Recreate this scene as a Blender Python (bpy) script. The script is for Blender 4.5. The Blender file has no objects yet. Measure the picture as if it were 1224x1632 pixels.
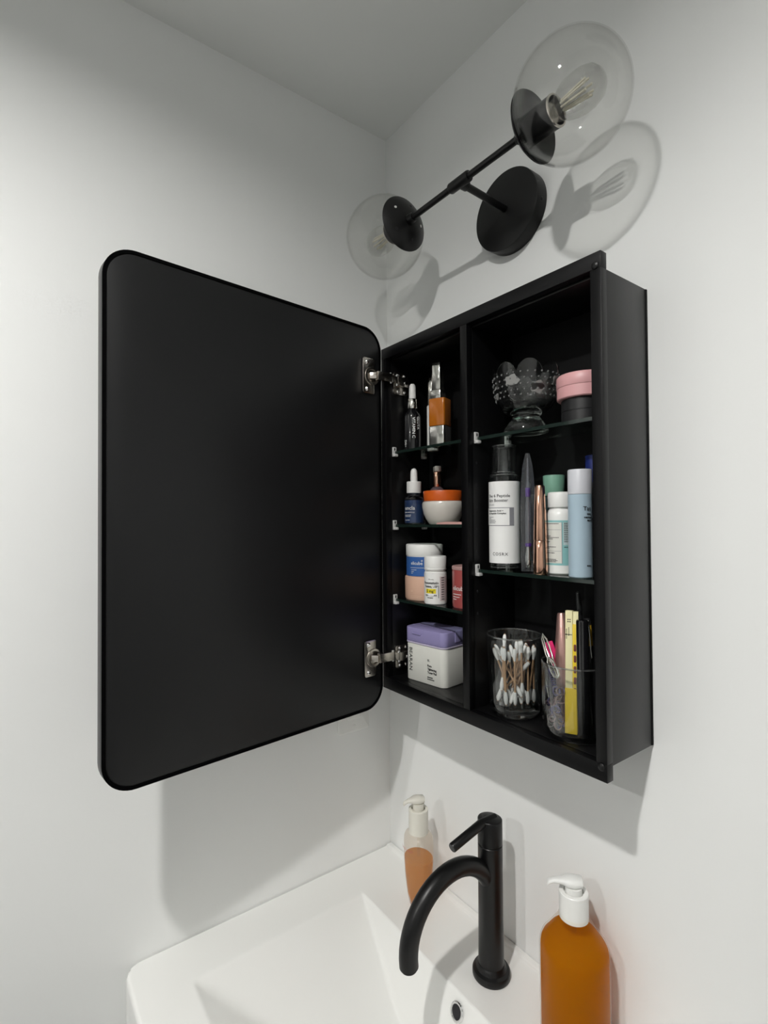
import bpy, bmesh, math, random
from mathutils import Matrix, Vector
PI = math.pi
sc = bpy.context.scene
COL = sc.collection

# ---------------------------------------------------------------- camera, world, exposure
cam = bpy.data.cameras.new('camera')
cam.sensor_fit = 'HORIZONTAL'; cam.sensor_width = 36.0; cam.lens = 24.2347
cam.clip_start = 0.01
cam_ob = bpy.data.objects.new('camera', cam); COL.objects.link(cam_ob)
CAM = Vector((0.9408, -0.7045, 1.5651))
yaw, pitch, roll = 0.93622, 0.01554, -0.006646
fw = Vector((-math.sin(yaw) * math.cos(pitch), math.cos(yaw) * math.cos(pitch), math.sin(pitch)))
r0 = Vector((math.cos(yaw), math.sin(yaw), 0)); u0 = r0.cross(fw)
rr = r0 * math.cos(roll) + u0 * math.sin(roll); uu = -r0 * math.sin(roll) + u0 * math.cos(roll)
m = Matrix((rr, uu, -fw)).transposed().to_4x4(); m.translation = CAM
cam_ob.matrix_world = m
sc.camera = cam_ob

world = bpy.data.worlds.new('world'); sc.world = world; world.use_nodes = True
world.node_tree.nodes['Background'].inputs[0].default_value = (0.8, 0.85, 0.9, 1)
world.node_tree.nodes['Background'].inputs[1].default_value = 0.02
sc.view_settings.view_transform = 'Standard'
sc.view_settings.look = 'None'
sc.view_settings.gamma = 1.0
sc.view_settings.use_curve_mapping = False
sc.view_settings.exposure = -0.87
LAMP_STRENGTH = 4300.0            # radiance of each small recessed ceiling lamp
LAMP_R = 0.03
LAMPS = [(0.81, -1.04), (0.74, -2.40)]
sc.cycles.max_bounces = 14; sc.cycles.diffuse_bounces = 8
sc.cycles.transparent_max_bounces = 48; sc.cycles.transmission_bounces = 14
sc.cycles.caustics_reflective = False; sc.cycles.caustics_refractive = False
sc.cycles.sample_clamp_indirect = 6.0

# ---------------------------------------------------------------- helpers: materials
MATS = {}
def pbr(name, col, rough=0.5, metal=0.0, coat=0.0, noise=0.0, nscale=60.0, bump=0.0, bscale=200.0, spec=0.5, trans=0.0, ior=1.45, sss=0.0, rnoise=0.0):
    """Principled material whose colour, gloss and fine relief are varied by procedural noise."""
    if name in MATS: return MATS[name]
    mt = bpy.data.materials.new(name); mt.use_nodes = True
    nt = mt.node_tree; b = nt.nodes['Principled BSDF']
    b.inputs['Base Color'].default_value = (*col, 1); b.inputs['Roughness'].default_value = rough
    b.inputs['Metallic'].default_value = metal; b.inputs['Coat Weight'].default_value = coat
    b.inputs['Coat Roughness'].default_value = 0.08
    b.inputs['Specular IOR Level'].default_value = spec; b.inputs['IOR'].default_value = ior
    b.inputs['Transmission Weight'].default_value = trans
    if sss:
        b.inputs['Subsurface Weight'].default_value = sss; b.inputs['Subsurface Radius'].default_value = (.01, .006, .004); b.inputs['Subsurface Scale'].default_value = .5
    tc = nt.nodes.new('ShaderNodeTexCoord')
    nz = nt.nodes.new('ShaderNodeTexNoise'); nz.inputs['Scale'].default_value = nscale; nz.inputs['Detail'].default_value = 4
    nt.links.new(tc.outputs['Object'], nz.inputs['Vector'])
    mx = nt.nodes.new('ShaderNodeMix'); mx.data_type = 'RGBA'
    k = max(noise, 0.02)
    mx.inputs[6].default_value = (*[c * (1 - k) for c in col], 1); mx.inputs[7].default_value = (*[min(1, c * (1 + k)) for c in col], 1)
    nt.links.new(nz.outputs['Fac'], mx.inputs[0]); nt.links.new(mx.outputs[2], b.inputs['Base Color'])
    if rnoise:
        mr = nt.nodes.new('ShaderNodeMapRange'); mr.inputs[3].default_value = rough - rnoise; mr.inputs[4].default_value = rough + rnoise
        nt.links.new(nz.outputs['Fac'], mr.inputs[0]); nt.links.new(mr.outputs[0], b.inputs['Roughness'])
    if bump:
        n2 = nt.nodes.new('ShaderNodeTexNoise'); n2.inputs['Scale'].default_value = bscale; n2.inputs['Detail'].default_value = 3
        nt.links.new(tc.outputs['Object'], n2.inputs['Vector'])
        bp = nt.nodes.new('ShaderNodeBump'); bp.inputs['Strength'].default_value = bump; bp.inputs['Distance'].default_value = 0.002
        nt.links.new(n2.outputs['Fac'], bp.inputs['Height']); nt.links.new(bp.outputs[0], b.inputs['Normal'])
    MATS[name] = mt
    return mt

def glass(name, tint=(1, 1, 1), lo=0.04, hi=0.75, power=4.0, rough=0.0, haze=0.0, haze_col=(.8, .8, .8), bump=0.0, bscale=150.0, edge_dark=0.0):
    """Clear walls: transparent body, reflection that rises at grazing angles, optional frosted haze."""
    if name in MATS: return MATS[name]
    mt = bpy.data.materials.new(name); mt.use_nodes = True
    nt = mt.node_tree; N = nt.nodes; L = nt.links
    N.remove(N['Principled BSDF']); out = N['Material Output']
    tr = N.new('ShaderNodeBsdfTransparent'); tr.inputs[0].default_value = (*tint, 1)
    gl = N.new('ShaderNodeBsdfGlossy'); gl.inputs['Roughness'].default_value = rough; gl.inputs[0].default_value = (1, 1, 1, 1)
    lw = N.new('ShaderNodeLayerWeight'); lw.inputs[0].default_value = .5
    pw = N.new('ShaderNodeMath'); pw.operation = 'POWER'; pw.inputs[1].default_value = power
    mr = N.new('ShaderNodeMapRange'); mr.inputs[3].default_value = lo; mr.inputs[4].default_value = hi
    L.new(lw.outputs['Facing'], pw.inputs[0]); L.new(pw.outputs[0], mr.inputs[0])
    if edge_dark:
        mc = N.new('ShaderNodeMix'); mc.data_type = 'RGBA'
        mc.inputs[6].default_value = (*tint, 1); mc.inputs[7].default_value = (*[c * (1 - edge_dark) for c in tint], 1)
        L.new(pw.outputs[0], mc.inputs[0]); L.new(mc.outputs[2], tr.inputs[0])
    if bump:
        tc = N.new('ShaderNodeTexCoord'); n2 = N.new('ShaderNodeTexNoise'); n2.inputs['Scale'].default_value = bscale
        L.new(tc.outputs['Object'], n2.inputs['Vector'])
        bp = N.new('ShaderNodeBump'); bp.inputs['Strength'].default_value = bump; bp.inputs['Distance'].default_value = .002
        L.new(n2.outputs['Fac'], bp.inputs['Height']); L.new(bp.outputs[0], gl.inputs['Normal']); L.new(bp.outputs[0], lw.inputs['Normal'])
    base = tr
    if haze:
        df = N.new('ShaderNodeBsdfDiffuse'); df.inputs[0].default_value = (*haze_col, 1)
        tl = N.new('ShaderNodeBsdfTranslucent'); tl.inputs[0].default_value = (*haze_col, 1)
        m1 = N.new('ShaderNodeMixShader'); m1.inputs[0].default_value = .5; L.new(df.outputs[0], m1.inputs[1]); L.new(tl.outputs[0], m1.inputs[2])
        m2 = N.new('ShaderNodeMixShader'); m2.inputs[0].default_value = haze; L.new(tr.outputs[0], m2.inputs[1]); L.new(m1.outputs[0], m2.inputs[2])
        base = m2
    mx = N.new('ShaderNodeMixShader'); L.new(mr.outputs[0], mx.inputs[0]); L.new(base.outputs[0], mx.inputs[1]); L.new(gl.outputs[0], mx.inputs[2])
    L.new(mx.outputs[0], out.inputs[0])
    MATS[name] = mt
    return mt

def liquid(name, col, tcol, clear=0.25):
    """Coloured cloudy liquid: scatters light through itself."""
    if name in MATS: return MATS[name]
    mt = bpy.data.materials.new(name); mt.use_nodes = True
    nt = mt.node_tree; N = nt.nodes; L = nt.links
    N.remove(N['Principled BSDF']); out = N['Material Output']
    df = N.new('ShaderNodeBsdfDiffuse'); df.inputs[0].default_value = (*col, 1)
    tl = N.new('ShaderNodeBsdfTranslucent'); tl.inputs[0].default_value = (*tcol, 1)
    tr = N.new('ShaderNodeBsdfTransparent'); tr.inputs[0].default_value = (*tcol, 1)
    tc = N.new('ShaderNodeTexCoord'); nz = N.new('ShaderNodeTexNoise'); nz.inputs['Scale'].default_value = 12
    L.new(tc.outputs['Object'], nz.inputs['Vector'])
    mr = N.new('ShaderNodeMapRange'); mr.inputs[3].default_value = .45; mr.inputs[4].default_value = .65
    L.new(nz.outputs['Fac'], mr.inputs[0])
    a = N.new('ShaderNodeMixShader'); L.new(mr.outputs[0], a.inputs[0]); L.new(df.outputs[0], a.inputs[1]); L.new(tl.outputs[0], a.inputs[2])
    b = N.new('ShaderNodeMixShader'); b.inputs[0].default_value = clear; L.new(a.outputs[0], b.inputs[1]); L.new(tr.outputs[0], b.inputs[2])
    L.new(b.outputs[0], out.inputs[0])
    MATS[name] = mt
    return mt

def lamp_mat(name, strength):
    mt = bpy.data.materials.new(name); mt.use_nodes = True
    nt = mt.node_tree; nt.nodes.remove(nt.nodes['Principled BSDF'])
    e = nt.nodes.new('ShaderNodeEmission'); e.inputs[0].default_value = (1.0, .985, .955, 1); e.inputs[1].default_value = strength
    nt.links.new(e.outputs[0], nt.nodes['Material Output'].inputs[0])
    return mt

# ---------------------------------------------------------------- helpers: shapes (each adds to a bmesh)
def nb(): return bmesh.new()
def box(bm, x0, x1, y0, y1, z0, z1, M=None):
    vs = [bm.verts.new((x, y, z)) for x in (x0, x1) for y in (y0, y1) for z in (z0, z1)]
    for f in ((0, 1, 3, 2), (4, 6, 7, 5), (0, 4, 5, 1), (2, 3, 7, 6), (0, 2, 6, 4), (1, 5, 7, 3)):
        bm.faces.new([vs[i] for i in f])
    if M: bmesh.ops.transform(bm, matrix=M, verts=vs)
    return bm
def bev(bm, w, seg=2):
    bmesh.ops.bevel(bm, geom=list(bm.edges), offset=w, segments=seg, affect='EDGES', profile=.5, clamp_overlap=True)
    return bm
def rbox(x0, x1, y0, y1, z0, z1, w=.001, seg=2, M=None):
    bm = nb(); box(bm, x0, x1, y0, y1, z0, z1); bev(bm, w, seg)
    if M: bm.transform(M)
    return bm
def lathe(bm, prof, seg=32, M=None, sx=1.0, sy=1.0):
    rings = []; new = []
    for r, z in prof:
        if r < 1e-7: ring = [bm.verts.new((0, 0, z))]
        else: ring = [bm.verts.new((r * sx * math.cos(2 * PI * k / seg), r * sy * math.sin(2 * PI * k / seg), z)) for k in range(seg)]
        rings.append(ring); new += ring
    for a, b in zip(rings, rings[1:]):
        for k in range(seg):
            k2 = (k + 1) % seg
            if len(a) == 1 and len(b) == 1: continue
            if len(a) == 1: bm.faces.new((a[0], b[k2], b[k]))
            elif len(b) == 1: bm.faces.new((a[k], a[k2], b[0]))
            else: bm.faces.new((a[k], a[k2], b[k2], b[k]))
    if M: bmesh.ops.transform(bm, matrix=M, verts=new)
    return bm
def cyl(r, z0, z1, b=.0008, seg=32, r1=None):
    """Closed cylinder with eased edges."""
    r1 = r if r1 is None else r1
    return lathe(nb(), [(0, z0), (r - b, z0), (r - b * .3, z0 + b * .3), (r, z0 + b), (r1, z1 - b), (r1 - b * .3, z1 - b * .3), (r1 - b, z1), (0, z1)], seg)
def ring_of(bm, c, X, Y, r, seg):
    return [bm.verts.new(c + X * (r * math.cos(2 * PI * k / seg)) + Y * (r * math.sin(2 * PI * k / seg))) for k in range(seg)]
def tube(bm, pts, r, seg=12, cap=True):
    pts = [Vector(p) for p in pts]
    rs = r if isinstance(r, (list, tuple)) else [r] * len(pts)
    T0 = (pts[1] - pts[0]).normalized()
    X = T0.orthogonal().normalized(); prev = None; rings = []
    for i, p in enumerate(pts):
        T = (pts[min(i + 1, len(pts) - 1)] - pts[max(i - 1, 0)]).normalized()
        X = (X - T * X.dot(T)).normalized(); Y = T.cross(X)
        rings.append(ring_of(bm, p, X, Y, rs[i], seg))
    for a, b in zip(rings, rings[1:]):
        for k in range(seg): bm.faces.new((a[k], a[(k + 1) % seg], b[(k + 1) % seg], b[k]))
    if cap: bm.faces.new(rings[0][::-1]); bm.faces.new(rings[-1])
    return bm
def rrect(w, h, r, n=6):
    """Outline of a rounded rectangle centred on the origin."""
    o = []
    for cx, cy, a0 in ((w / 2 - r, h / 2 - r, 0), (-w / 2 + r, h / 2 - r, PI / 2), (-w / 2 + r, -h / 2 + r, PI), (w / 2 - r, -h / 2 + r, 1.5 * PI)):
        for k in range(n + 1):
            a = a0 + PI / 2 * k / n; o.append((cx + r * math.cos(a), cy + r * math.sin(a)))
    return o
def loft(bm, loops, cap=True):
    rings = [[bm.verts.new(p) for p in lp] for lp in loops]
    n = len(rings[0])
    for a, b in zip(rings, rings[1:]):
        for k in range(n): bm.faces.new((a[k], a[(k + 1) % n], b[(k + 1) % n], b[k]))
    if cap: bm.faces.new(rings[0][::-1]); bm.faces.new(rings[-1])
    return bm
def slab(w, h, r, z0, z1, e=.001, n=6):
    """Rounded rectangle in xy extruded z0..z1 with eased edges."""
    L = []
    for d, z in ((e, z0), (e * .3, z0 + e * .3), (0, z0 + e), (0, z1 - e), (e * .3, z1 - e * .3), (e, z1)):
        L.append([(x, y, z) for x, y in rrect(w - 2 * d, h - 2 * d, max(r - d, 1e-4), n)])
    return loft(nb(), L)
def patch(R, p0, p1, z0, z1, eps=.0003, n=None):
    """Printed label wrapped on a cylinder; angles in degrees from -y towards +x."""
    bm = nb(); n = n or max(1, int(abs(p1 - p0) / 8)); R += eps; A = []
    for k in range(n + 1):
        a = math.radians(p0 + (p1 - p0) * k / n)
        A.append([bm.verts.new((R * math.sin(a), -R * math.cos(a), z)) for z in (z0, z1)])
    for a, b in zip(A, A[1:]): bm.faces.new((a[0], b[0], b[1], a[1]))
    return bm

# ---------------------------------------------------------------- helpers: objects
def mesh_ob(name, bm, mat, parent=None, loc=(0, 0, 0), rot=(0, 0, 0), smooth=True, ang=38, keep=False):
    bmesh.ops.recalc_face_normals(bm, faces=bm.faces)
    me = bpy.data.meshes.new(name); bm.to_mesh(me); bm.free()
    if smooth:
        for p in me.polygons: p.use_smooth = True
        me.set_sharp_from_angle(angle=math.radians(ang))
    me.materials.append(mat)
    o = bpy.data.objects.new(name, me); COL.objects.link(o)
    o.location = loc; o.rotation_euler = rot
    if parent: o.parent = parent
    return o
def tag(o, label, cat, group=None, kind=None):
    o['label'] = label; o['category'] = cat
    if group: o['group'] = group
    if kind: o['kind'] = kind
    return o
def thing(name, label, cat, loc=(0, 0, 0), rotz=0.0, group=None, rot=None):
    o = bpy.data.objects.new(name, None); COL.objects.link(o)
    o.location = loc; o.rotation_euler = rot if rot else (0, 0, rotz); o.empty_display_size = .02
    return tag(o, label, cat, group)
def struct(name, bm, mat):
    o = mesh_ob(name, bm, mat); o['kind'] = 'structure'; return o

def text_bm(s, size, align='LEFT', bold=0.0, spacing=1.0):
    cu = bpy.data.curves.new('lettering', 'FONT'); cu.body = s; cu.size = size; cu.align_x = align
    cu.resolution_u = 2; cu.offset = bold; cu.space_character = spacing
    o = bpy.data.objects.new('lettering', cu); COL.objects.link(o)
    bpy.context.view_layer.update()
    me = bpy.data.meshes.new_from_object(o.evaluated_get(bpy.context.evaluated_depsgraph_get()))
    bpy.data.objects.remove(o); bpy.data.curves.remove(cu)
    bm = nb(); bm.from_mesh(me); bpy.data.meshes.remove(me)
    return bm
def on_cyl(R, phi, z, eps=.0005, down=False):
    def f(x, y):
        u, v = (y, -x) if down else (x, y)
        a = math.radians(phi) + u / R
        return ((R + eps) * math.sin(a), -(R + eps) * math.cos(a), z + v)
    return f
def on_front(x0, y, z0, down=False):
    def f(x, y_):
        u, v = (y_, -x) if down else (x, y_)
        return (x0 + u, y, z0 + v)
    return f
def write(parent, s, size, mat, f, align='LEFT', bold=0.0, spacing=1.0, label=None):
    bm = text_bm(s, size, align, bold, spacing)
    for v in bm.verts: v.co = f(v.co.x, v.co.y)
    o = mesh_ob('printed_text', bm, mat, parent, smooth=False)
    if label: o['label'] = label
    return o
def lines(parent, mat, f, rows, h):
    """Rows of tiny unreadable print: (x0, x1, y) each, as one printed part."""
    bm = nb()
    for x0, x1, y in rows:
        x = x0
        while x < x1 - 1e-6:
            w = min(random.uniform(.0012, .0034), x1 - x)
            vs = [bm.verts.new(f(a, b)) for a, b in ((x, y), (x + w, y), (x + w, y + h), (x, y + h))]
            bm.faces.new(vs); x += w + .0004
    o = mesh_ob('small_print', bm, mat, parent, smooth=False); o['kind'] = 'stuff'
    return o

random.seed(7)
# ---------------------------------------------------------------- materials
WALL = pbr('white_wall_paint', (.80, .808, .80), .55, noise=.012, nscale=3, bump=.06, bscale=90)
CEIL = pbr('white_ceiling_paint', (.78, .79, .775), .8, noise=.012, nscale=3, bump=.05, bscale=90)
TILE = pbr('grey_wall_tile', (.46, .465, .46), .35, noise=.05, nscale=4)
FLOOR = pbr('grey_floor_tile', (.10, .10, .10), .4, noise=.08, nscale=6)
CERAMIC = pbr('white_glazed_ceramic', (.78, .78, .76), .14, coat=.6, noise=.01, nscale=5)
BLACK = pbr('satin_black_cabinet', (.0022, .0022, .0025), .36, noise=.3, nscale=14, rnoise=.05, bump=.02, bscale=300)
FRAMEB = pbr('satin_black_dimmed', (.0018, .0018, .0022), .38, spec=.28, noise=.3, nscale=14, bump=.02, bscale=300)  # cabinet black again, sheen cut to put the front's shade in
BLACKIN = pbr('matte_black_lining', (.002, .002, .0023), .6, noise=.2, spec=.2)
DOORBLK = pbr('matte_black_door_back', (.0062, .0064, .0070), .42, spec=.4, noise=.2, nscale=9, rnoise=.04, bump=.03, bscale=500)
TRIMB = pbr('dull_black_trim', (.0015, .0015, .0017), .9, spec=.03)
FIXBLK = pbr('matte_black_fixture', (.0035, .0035, .0037), .36, spec=.4, noise=.2, nscale=20)
MIRROR = pbr('mirror_silver', (.9, .92, .9), .01, metal=1)
NICKEL = pbr('brushed_nickel', (.62, .58, .53), .24, metal=1, noise=.08, nscale=40)
CHROME = pbr('chrome', (.82, .82, .82), .08, metal=1)
SHELFG = glass('shelf_glass', (.90, .95, .92), .03, .5, 4)
SHELFE = glass('shelf_glass_edge', (.05, .10, .08), .05, .3, 3, rough=.1, haze=.35, haze_col=(.05, .10, .08))
CLIP = pbr('clear_white_clip', (.55, .55, .54), .35)
GLOBE = glass('globe_glass', (.975, .975, .97), .022, .45, 3.6, edge_dark=.14)
BULBG = glass('bulb_glass', (.86, .86, .85), .07, .6, 2.5, haze=.05)
GLINTG = glass('edge_glint_glass', (.8, .82, .81), .16, .8, 1.5, haze=.08)  # extra-reflective, hazy glass for highlight lines added along clear edges
CUPG = glass('clear_glass', (.94, .95, .945), .045, .85, 2.3)
PRESSG = pbr('pressed_glass', (.93, .95, .94), .03, trans=1.0, ior=1.5, bump=.25, bscale=120)
NUBG = glass('nub_sparkle_glass', (.8, .82, .82), .10, .8, 1.6, haze=.40, haze_col=(.6, .6, .6))  # whitish haze in the colour stands for the nubs' sparkle
FROSTP = glass('frosted_leaf_glass', (.7, .7, .7), .05, .4, 3, rough=.4, haze=.75, haze_col=(.55, .55, .53))
WPLAST = pbr('white_plastic', (.78, .78, .76), .32, noise=.02)
CREAMPL = pbr('cream_pump_plastic', (.70, .68, .61), .38)
OFFW = pbr('off_white_plastic', (.70, .70, .65), .4)
INK = pbr('black_ink', (.012, .012, .014), .6)
INKG = pbr('grey_ink', (.22, .22, .24), .6)
INKW = pbr('white_ink', (.75, .75, .73), .6)
SILVER = pbr('polished_silver', (.78, .77, .72), .12, metal=1)
ROSE = pbr('rose_gold', (.80, .47, .34), .16, metal=1)
LABELW = pbr('white_label_paper', (.78, .78, .77), .5, noise=.01)

# ---------------------------------------------------------------- the room
RX, RY, RZ = 1.62, -3.44, 2.436
struct('wall_back', box(nb(), -.1, RX + .1, 0, .1, -.1, RZ + .1), WALL)
struct('wall_left', box(nb(), -.1, 0, RY, 0, -.1, RZ + .1), WALL)
struct('wall_right', box(nb(), RX, RX + .1, RY, 0, -.1, RZ + .1), TILE)
struct('wall_front', box(nb(), -.1, RX + .1, RY - .1, RY, -.1, RZ + .1), TILE)
struct('floor', box(nb(), 0, RX, RY, 0, -.1, 0), FLOOR)
struct('ceiling', box(nb(), 0, RX, RY, 0, RZ, RZ + .1), CEIL)

# ---------------------------------------------------------------- ceiling lamps (the room's light)
LENS = lamp_mat('lamp_lens', LAMP_STRENGTH)
for i, (x, y) in enumerate(LAMPS):
    t = thing('recessed_downlight', ['small round recessed ceiling lamp close to the sink wall', 'small round recessed ceiling lamp further back in the room'][i], 'ceiling light', (x, y, RZ), group='recessed ceiling lamps')
    mesh_ob('trim_ring', lathe(nb(), [(.0325, -.0005), (.0345, -.0105), (.0370, -.0112), (.050, -.008), (.052, 0), (.0325, -.0005)], 32), WPLAST, t)
    mesh_ob('lens', lathe(nb(), [(0, -.0030), (LAMP_R, -.0030), (LAMP_R, -.0010), (0, -.0010)], 32), LENS, t, smooth=False)

# ---------------------------------------------------------------- sink
def sink_mesh():
    X0, X1, Y0, Y1, Z = .0015, .7305, -.5455, -.0015, .84
    bx0, bx1, by0, by1 = .0925, .6395, -.461, -.1385
    def ax(a, b, marks):
        s = set()
        for mk, span, st in marks:
            k = -span
            while k <= span + 1e-9:
                if a <= mk + k <= b: s.add(round(mk + k, 5))
                k += st
        k = a
        while k < b: s.add(round(k, 5)); k += .011
        s.add(round(b, 5)); s.add(round(a, 5))
        o = sorted(s); out = [o[0]]
        for v in o[1:]:
            if v - out[-1] > .0011: out.append(v)
        out[-1] = o[-1]
        return out
    xs = ax(X0, X1, [(X0, .008, .0015), (X1, .008, .0015), (bx0, .016, .003), (bx1, .016, .003), (.275, .03, .006), (.457, .03, .006)])
    ys = ax(Y0, Y1, [(Y0, .010, .0015), (Y1, .014, .002), (by1 - .015, .028, .002), (by0, .009, .0015)])
    k = .006
    def smin(a, b, k):
        h = max(k - abs(a - b), 0) / k
        return min(a, b) - h * h * k * .25
    def zf(x, y):
        # four sloping facets of the basin
        d = smin(smin((x - bx0) * .56, (bx1 - x) * .56, .01), smin((y - by0) * .60, (by1 - y) * 2.2, .008), .006)
        d = smin(d, .105, .02)
        d = -smin(-d, 0, .002) if d < .02 else d
        d = max(d, 0)
        z = Z - d
        e = min(y - Y0, X1 - x); R = .007
        if e < R: z -= R - math.sqrt(max(R * R - (R - e) ** 2, 0))
        e = x - X0; R = .003
        if e < R: z -= R - math.sqrt(max(R * R - (R - e) ** 2, 0))
        if y > -.016: z += .003 * min(1, (y + .016) / .004)
        return z
    bm = nb(); rc = .026; grid = []
    for y in ys:
        row = []
        for x in xs:
            px, py = x, y
            for cx, sx in ((X0 + rc, -1), (X1 - rc, 1)):
                u, v = (x - cx) * sx / rc, (Y0 + rc - y) / rc
                if u > 0 and v > 0:
                    q = max(u, v) / math.hypot(u, v); px = cx + sx * u * q * rc; py = Y0 + rc - v * q * rc
            row.append(bm.verts.new((px, py, zf(x, y))))
        grid.append(row)
    for a, b in zip(grid, grid[1:]):
        for i in range(len(xs) - 1): bm.faces.new((a[i], a[i + 1], b[i + 1], b[i]))
    loop = grid[0][:] + [r[-1] for r in grid[1:]] + grid[-1][-2::-1] + [r[0] for r in grid[-2:0:-1]]
    low = [bm.verts.new((v.co.x, v.co.y, .70)) for v in loop]
    n = len(loop)
    for i in range(n): bm.faces.new((loop[i], low[i], low[(i + 1) % n], loop[(i + 1) % n]))
    bm.faces.new(low)
    return bm
sink = thing('sink', 'white ceramic sink with sloping rectangular basin in the corner', 'sink', (.366, -.27, .70))
def W(bm, o):
    bm.transform(Matrix.Translation(-Vector(o.location))); return bm
mesh_ob('basin', W(sink_mesh(), sink), CERAMIC, sink, ang=60)
nrm = Matrix.Translation((.364, -.1483, .820)) @ Matrix.Rotation(math.radians(66), 4, 'X')
bm = lathe(nb(), [(.0085, -.002), (.0085, .0015), (.0095, .003), (.0115, .0030), (.0128, .0018), (.0130, -.002)], 32, nrm)
mesh_ob('overflow_ring', W(bm, sink), CHROME, sink)
mesh_ob('overflow_hole', W(lathe(nb(), [(0, .0005), (.0086, .0005), (.0086, -.003), (0, -.003)], 24, nrm), sink), INK, sink)
mesh_ob('drain', W(lathe(nb(), [(0, .737), (.015, .739), (.02, .7385), (.022, .7355), (.022, .73)], 24, Matrix.Translation((.366, -.27, 0))), sink), CHROME, sink)

# ---------------------------------------------------------------- faucet
f = thing('faucet', 'tall matte black single-lever faucet with curved spout on the sink deck', 'faucet', (.366, -.0747, .84))
mesh_ob('base_ring', lathe(nb(), [(0, .0003), (.029, .0003), (.0298, .0015), (.0298, .008), (.0285, .0105), (.0240, .0125), (.0232, .016), (.0215, .0185), (.0205, .020), (0, .020)], 48), FIXBLK, f)
mesh_ob('body', lathe(nb(), [(0, .019), (.0202, .019), (.0195, .10), (.0195, .2062), (.0188, .2070), (0, .2070)], 40), FIXBLK, f)
bm = lathe(nb(), [(0, .2078), (.0188, .2078), (.0195, .2086), (.0195, .245), (.0190, .2462), (.0180, .2468), (0, .2468)], 40)
for v in bm.verts:
    if v.co.z > .24: v.co.z += .10 * v.co.y * -1.0 * .5
mesh_ob('handle_cap', bm, FIXBLK, f)
pts = []
for k in range(25):
    a = math.radians(20 + (188 - 20) * k / 24)
    pts.append((0, -.0823 + .087 * math.cos(a), .110 + .087 * math.sin(a)))
bm = tube(nb(), pts, .0137, 24)
mesh_ob('spout', bm, FIXBLK, f, ang=50)
e = Vector(pts[-1]); d = (Vector(pts[-1]) - Vector(pts[-2])).normalized()
mesh_ob('aerator', lathe(nb(), [(.0118, 0), (.0118, .003), (.0105, .003), (.0105, -.001)], 24, Matrix.Translation(e) @ d.to_track_quat('Z', 'Y').to_matrix().to_4x4()), INK, f)
bm = tube(nb(), [(0, .012, .2450), (0, -.02, .2440), (0, -.0825, .2305), (0, -.0840, .2301)], [.0050, .0072, .0070, .0060], 20)
mesh_ob('lever', bm, FIXBLK, f)

# ---------------------------------------------------------------- soap bottles by the sink
FROST = glass('frosted_bottle', (.98, .97, .94), .0, .30, 3.5, rough=.3, haze=.02, haze_col=(.80, .62, .30))
FROST2 = glass('frosted_clear_bottle', (.95, .93, .90), .015, .25, 3, rough=.25, haze=.20, haze_col=(.80, .72, .62))
AMBER = liquid('amber_soap', (.43, .185, .0002), (.84, .40, .0005), .15)
PALEAMB = liquid('pale_amber_soap', (.58, .27, .03), (.88, .50, .08), .2)
def pump(t, z, r, h, mat, sx_dir, head_w, k=1.0, neck=.012):
    mesh_ob('collar', lathe(nb(), [(0, z), (r, z), (r, z + h - .001), (r - .001, z + h), (r * .70, z + h), (r * .70, z + h - .004), (0, z + h - .004)], 32), mat, t)
    hz = z + h
    mesh_ob('plunger', lathe(nb(), [(0, hz - .006), (r * .58, hz - .006), (r * .58, hz + neck), (r * .4, hz + neck + .001), (0, hz + neck + .001)], 24), mat, t)
    d = Vector((math.cos(sx_dir), math.sin(sx_dir), 0)); s = Vector((-d.y, d.x, 0))
    L = []
    for a, w, z0, z1 in ((-.0125 * k, .004, .0045, .0105), (-.011 * k, .0085, .0015, .0118), (0, .0120 * k, 0, .0125), (.009 * k, .0105 * k, .0005, .0125), (.016 * k, .006, .003, .0105), (head_w * .8, .0046, .0035, .0088), (head_w, .0044, .0008, .0062), (head_w + .002, .0038, -.0012, .0035)):
        c = d * a + Vector((0, 0, hz + neck))
        L.append([tuple(c + s * (w * x) + Vector((0, 0, z0 + (z1 - z0) * y))) for x, y in ((-.7, 0), (.7, 0), (1, .3), (1, .7), (.6, 1), (-.6, 1), (-1, .7), (-1, .3))])
    mesh_ob('nozzle', loft(nb(), L), mat, t, ang=50)
t = thing('soap_bottle', 'big round amber soap bottle with white pump at the right wall side', 'soap bottle', (.505, -.0575, .8402))
R = .047
prof = [(0, .0002), (R * .93, .0002), (R * .985, .003), (R, .008), (R, .1235), (R * .985, .1295), (R * .95, .1335), (R * .87, .1385), (R * .70, .1490), (R * .54, .1600), (R * .46, .1660), (R * .42, .1720), (0, .1720)]
mesh_ob('bottle', lathe(nb(), prof, 56), FROST, t, ang=60)
mesh_ob('liquid', lathe(nb(), [(0, .003), (R * .92, .003), (R * .965, .008), (R * .965, .1225), (R * .95, .1282), (R * .915, .1318), (R * .84, .1365), (R * .70, .1455), (0, .1455)], 56), AMBER, t, ang=60)
pump(t, .1670, .0198, .036, WPLAST, PI + math.radians(46), .034, 1.0, neck=.0065)
mesh_ob('dip_tube', cyl(.003, .01, .167, .0004, 12), FROST, t)
t = thing('soap_bottle', 'small frosted soap bottle with cream pump, half full, by the room corner', 'soap bottle', (.181, -.069, .8402))
def oval(prof, mat, name, seg=40): return mesh_ob(name, lathe(nb(), prof, seg, sx=1.0, sy=.88), mat, t, ang=60)
oval([(0, .0002), (.0165, .0002), (.019, .002), (.0235, .02), (.0275, .05), (.0300, .085), (.0300, .118), (.0292, .126), (.0265, .131), (.0205, .134), (.0160, .136), (.0155, .139), (0, .139)], FROST2, 'bottle')
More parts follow.
